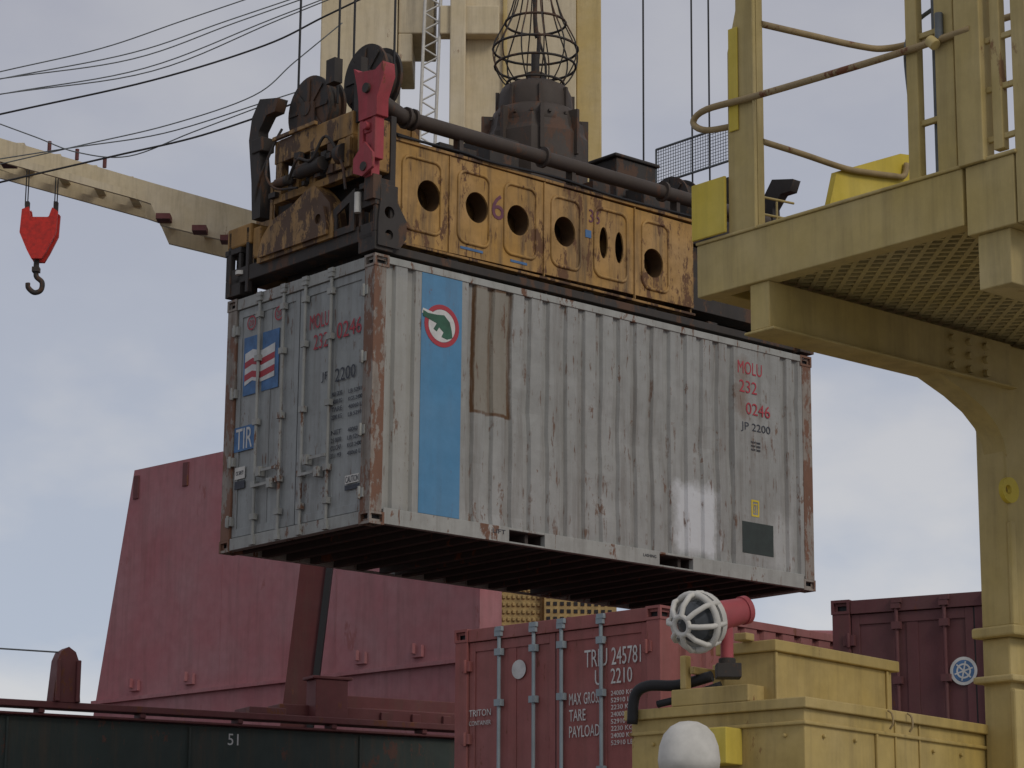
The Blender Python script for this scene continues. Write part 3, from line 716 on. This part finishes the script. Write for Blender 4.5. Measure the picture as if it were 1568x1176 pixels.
for x,z in ((-11.6,20.1),(-10.9,19.9),(-10.2,19.7)): p.cyl((x,60,z+zo),(x,60,z+.28+zo),.05,seg=8)
p.done()
hk=parent('crane_hook')
p=Part(hk,'hook_block',m_hook,.03)
for y in (59.85,60.2): p.plate(XZ60(y),[(-12.17,18.55+zo),(-12.0,18.62+zo),(-11.95,18.35+zo),(-11.5,18.35+zo),(-11.42,18.6+zo),(-11.28,18.5+zo),(-11.30,17.95+zo),(-11.5,17.5+zo),(-11.62,17.28+zo),(-11.88,17.28+zo),(-12.0,17.5+zo),(-12.2,17.95+zo)],.1)
p.done()
p=Part(hk,'hook_sheaves',m_dark)
p.cyl((-11.74,59.92,17.98+zo),(-11.74,60.14,17.98+zo),.36,seg=24)
for x in (-12.08,-11.37): p.box(x-.05,x+.05,59.95,60.1,18.5+zo,18.8+zo)
p.cyl((-11.78,60,17.0+zo),(-11.78,60,17.3+zo),.07); p.box(-11.87,-11.69,59.9,60.1,16.98+zo,17.1+zo)
p.tube(spline([(-11.78,60,17.0+zo),(-11.76,60,16.86+zo),(-11.62,60,16.72+zo),(-11.64,60,16.52+zo),(-11.80,60,16.46+zo),(-11.95,60,16.58+zo),(-11.97,60,16.7+zo)]),.065,8)
p.done()
p=Part(hk,'hook_ropes',m_cable)
for x in (-12.13,-12.07,-11.40,-11.34): p.cyl((x,60,18.7+zo),(x,60,19.9+zo),.016,seg=5)
p.done()
tw=parent('crane_tower')
p=Part(tw,'mast',m_cream,.03)
p.box(-1.46,1.45,55,57,2.2,34); p.box(-4.47,-2.7,55,57,2.2,34)
p.box(-2.68,-1.85,55.1,57,23.1,34); p.box(-2.68,-2.35,55.1,57,22.4,23.1); p.box(-1.7,-.33,54.6,55,22.9,23.6); p.box(-1.46,-1.1,54.5,55,20,34)
p.done()
p=Part(tw,'mast_side',m_cream2,.03); p.box(1.46,2.04,55.2,57.2,2.2,34); p.box(-.25,-.15,54.9,55,2.2,34); p.done()
p=Part(tw,'lattice_ladder',m_offw)
for x in (-1.98,-1.62): p.cyl((x-.25,54.7,17),(x+.1,54.7,30),.04,seg=6)
for i in range(30):
    z=17+i*.43; s=(z-17)/13*.35-.25
    p.cyl((-1.98+s,54.7,z),(-1.62+s,54.7,z+.2),.022,seg=5); p.cyl((-1.62+s,54.7,z+.2),(-1.98+s,54.7,z+.43),.022,seg=5)
p.done()
sr=parent('overhead_wires')
def wire(p,pts,r):
    P=[(X,50+random.uniform(-.3,.3),Zv) for X,Zv in pts]
    d=Vector(P[0])-Vector(P[1]); P=[tuple(Vector(P[0])+d*1.5)]+P
    d=Vector(P[-1])-Vector(P[-2]); P=P+[tuple(Vector(P[-1])+d*1.2)]
    p.tube(spline(P,8),r,5)
p=Part(sr,'wires',m_cable)
wire(p,[(-10.78,19.37),(-7.62,20.15),(-5.28,20.93),(-3.97,21.46)],.022)
wire(p,[(-8.30,18.31),(-6.66,18.72),(-5.28,19.19),(-4.73,19.42)],.022)
p.done()
p=Part(sr,'thin_wires',m_cable2)
for w_ in ([(-10.78,20.25),(-8.72,20.84),(-7.0,21.46)],[(-10.78,20.05),(-8.03,20.69),(-6.04,21.46)],[(-10.78,19.96),(-8.03,20.55),(-5.83,21.46)],[(-10.78,19.78),(-7.76,20.37),(-5.0,21.46)],
           [(-10.78,19.64),(-7.62,20.31),(-4.87,21.4)],[(-9.41,18.58),(-7.34,18.97),(-5.28,19.52),(-4.73,19.71)],[(-9.27,18.64),(-7.2,19.11),(-5.42,19.64),(-4.59,20.37)],[(-9.96,18.72),(-9.13,18.53),(-8.03,18.43),(-6.66,18.83)]): wire(p,w_,.014)
p.done()

# ------------------------------------------------------------------ quay and water
g=parent('quay_ground'); p=Part(g,'quay_surface',m_conc); p.box(-2000,2000,-2000,17.5,-4,0); p.done()
mw=bpy.data.materials.new('harbour_water'); mw.use_nodes=True; nt=mw.node_tree; b=nt.nodes['Principled BSDF']
b.inputs['Base Color'].default_value=(.03,.05,.05,1); b.inputs['Roughness'].default_value=.12
tc=_n(nt,'ShaderNodeTexCoord'); bp=_n(nt,'ShaderNodeBump'); bp.inputs['Strength'].default_value=.4
nt.links.new(noise(nt,tc.outputs['Object'],.8,6),bp.inputs['Height']); nt.links.new(bp.outputs[0],b.inputs['Normal'])
w=parent('water'); p=Part(w,'water_surface',mw); vs=[p.bm.verts.new(v) for v in ((-3000,17.5,-2),(3000,17.5,-2),(3000,3000,-2),(-3000,3000,-2))]; p.bm.faces.new(vs); p.done()

# ------------------------------------------------------------------ light
sun_dir=Vector((.58,-.66,.62)).normalized()
el=math.asin(sun_dir.z); az=math.atan2(sun_dir.x,sun_dir.y)
world=bpy.data.worlds.new('World'); scene.world=world; world.use_nodes=True; nt=world.node_tree
bg=nt.nodes['Background']; sky=_n(nt,'ShaderNodeTexSky'); sky.sky_type='NISHITA'; sky.sun_disc=False; sky.sun_elevation=el; sky.sun_rotation=az
tc=_n(nt,'ShaderNodeTexCoord')
n1=noise(nt,tc.outputs['Generated'],6.5,6,.5,(1,1,1.8))
sx_=_n(nt,'ShaderNodeSeparateXYZ'); nt.links.new(tc.outputs['Generated'],sx_.inputs[0])
hi=mixc(nt,ramp(nt,n1,.40,.66),(3.15,3.2,3.65),(3.85,3.85,4.1))
lo=mixc(nt,ramp(nt,n1,.46,.62),(3.5,3.9,4.7),(5.0,5.0,5.15))
cl=mixc(nt,ramp(nt,sx_.outputs[2],.10,.36),lo,hi)
c=mixc(nt,.93,sky.outputs[0],cl); nt.links.new(c,bg.inputs['Color']); bg.inputs['Strength'].default_value=.124
sl=bpy.data.lights.new('sun','SUN'); sl.energy=1.0; sl.angle=math.radians(20); sl.color=(1,.93,.82)
so=bpy.data.objects.new('sun',sl); COL.objects.link(so); so.rotation_euler=sun_dir.to_track_quat('Z','Y').to_euler()

# ------------------------------------------------------------------ camera
th,ro=.23230,.00444
r=Vector((1,0,0)); fwv=Vector((0,math.cos(th),math.sin(th))); up=r.cross(fwv)
r2=r*math.cos(ro)+up*math.sin(ro); u2=r2.cross(fwv)
cd=bpy.data.cameras.new('camera'); cd.sensor_width=36; cd.lens=36*3858.45/1568; cd.clip_end=5000; cd.clip_start=.1
co=bpy.data.objects.new('camera',cd); COL.objects.link(co); co.matrix_world=axes(r2,u2,-fwv,(0,0,CAMZ)); scene.camera=co
scene.view_settings.view_transform='Standard'; scene.view_settings.look='None'; scene.view_settings.exposure=0
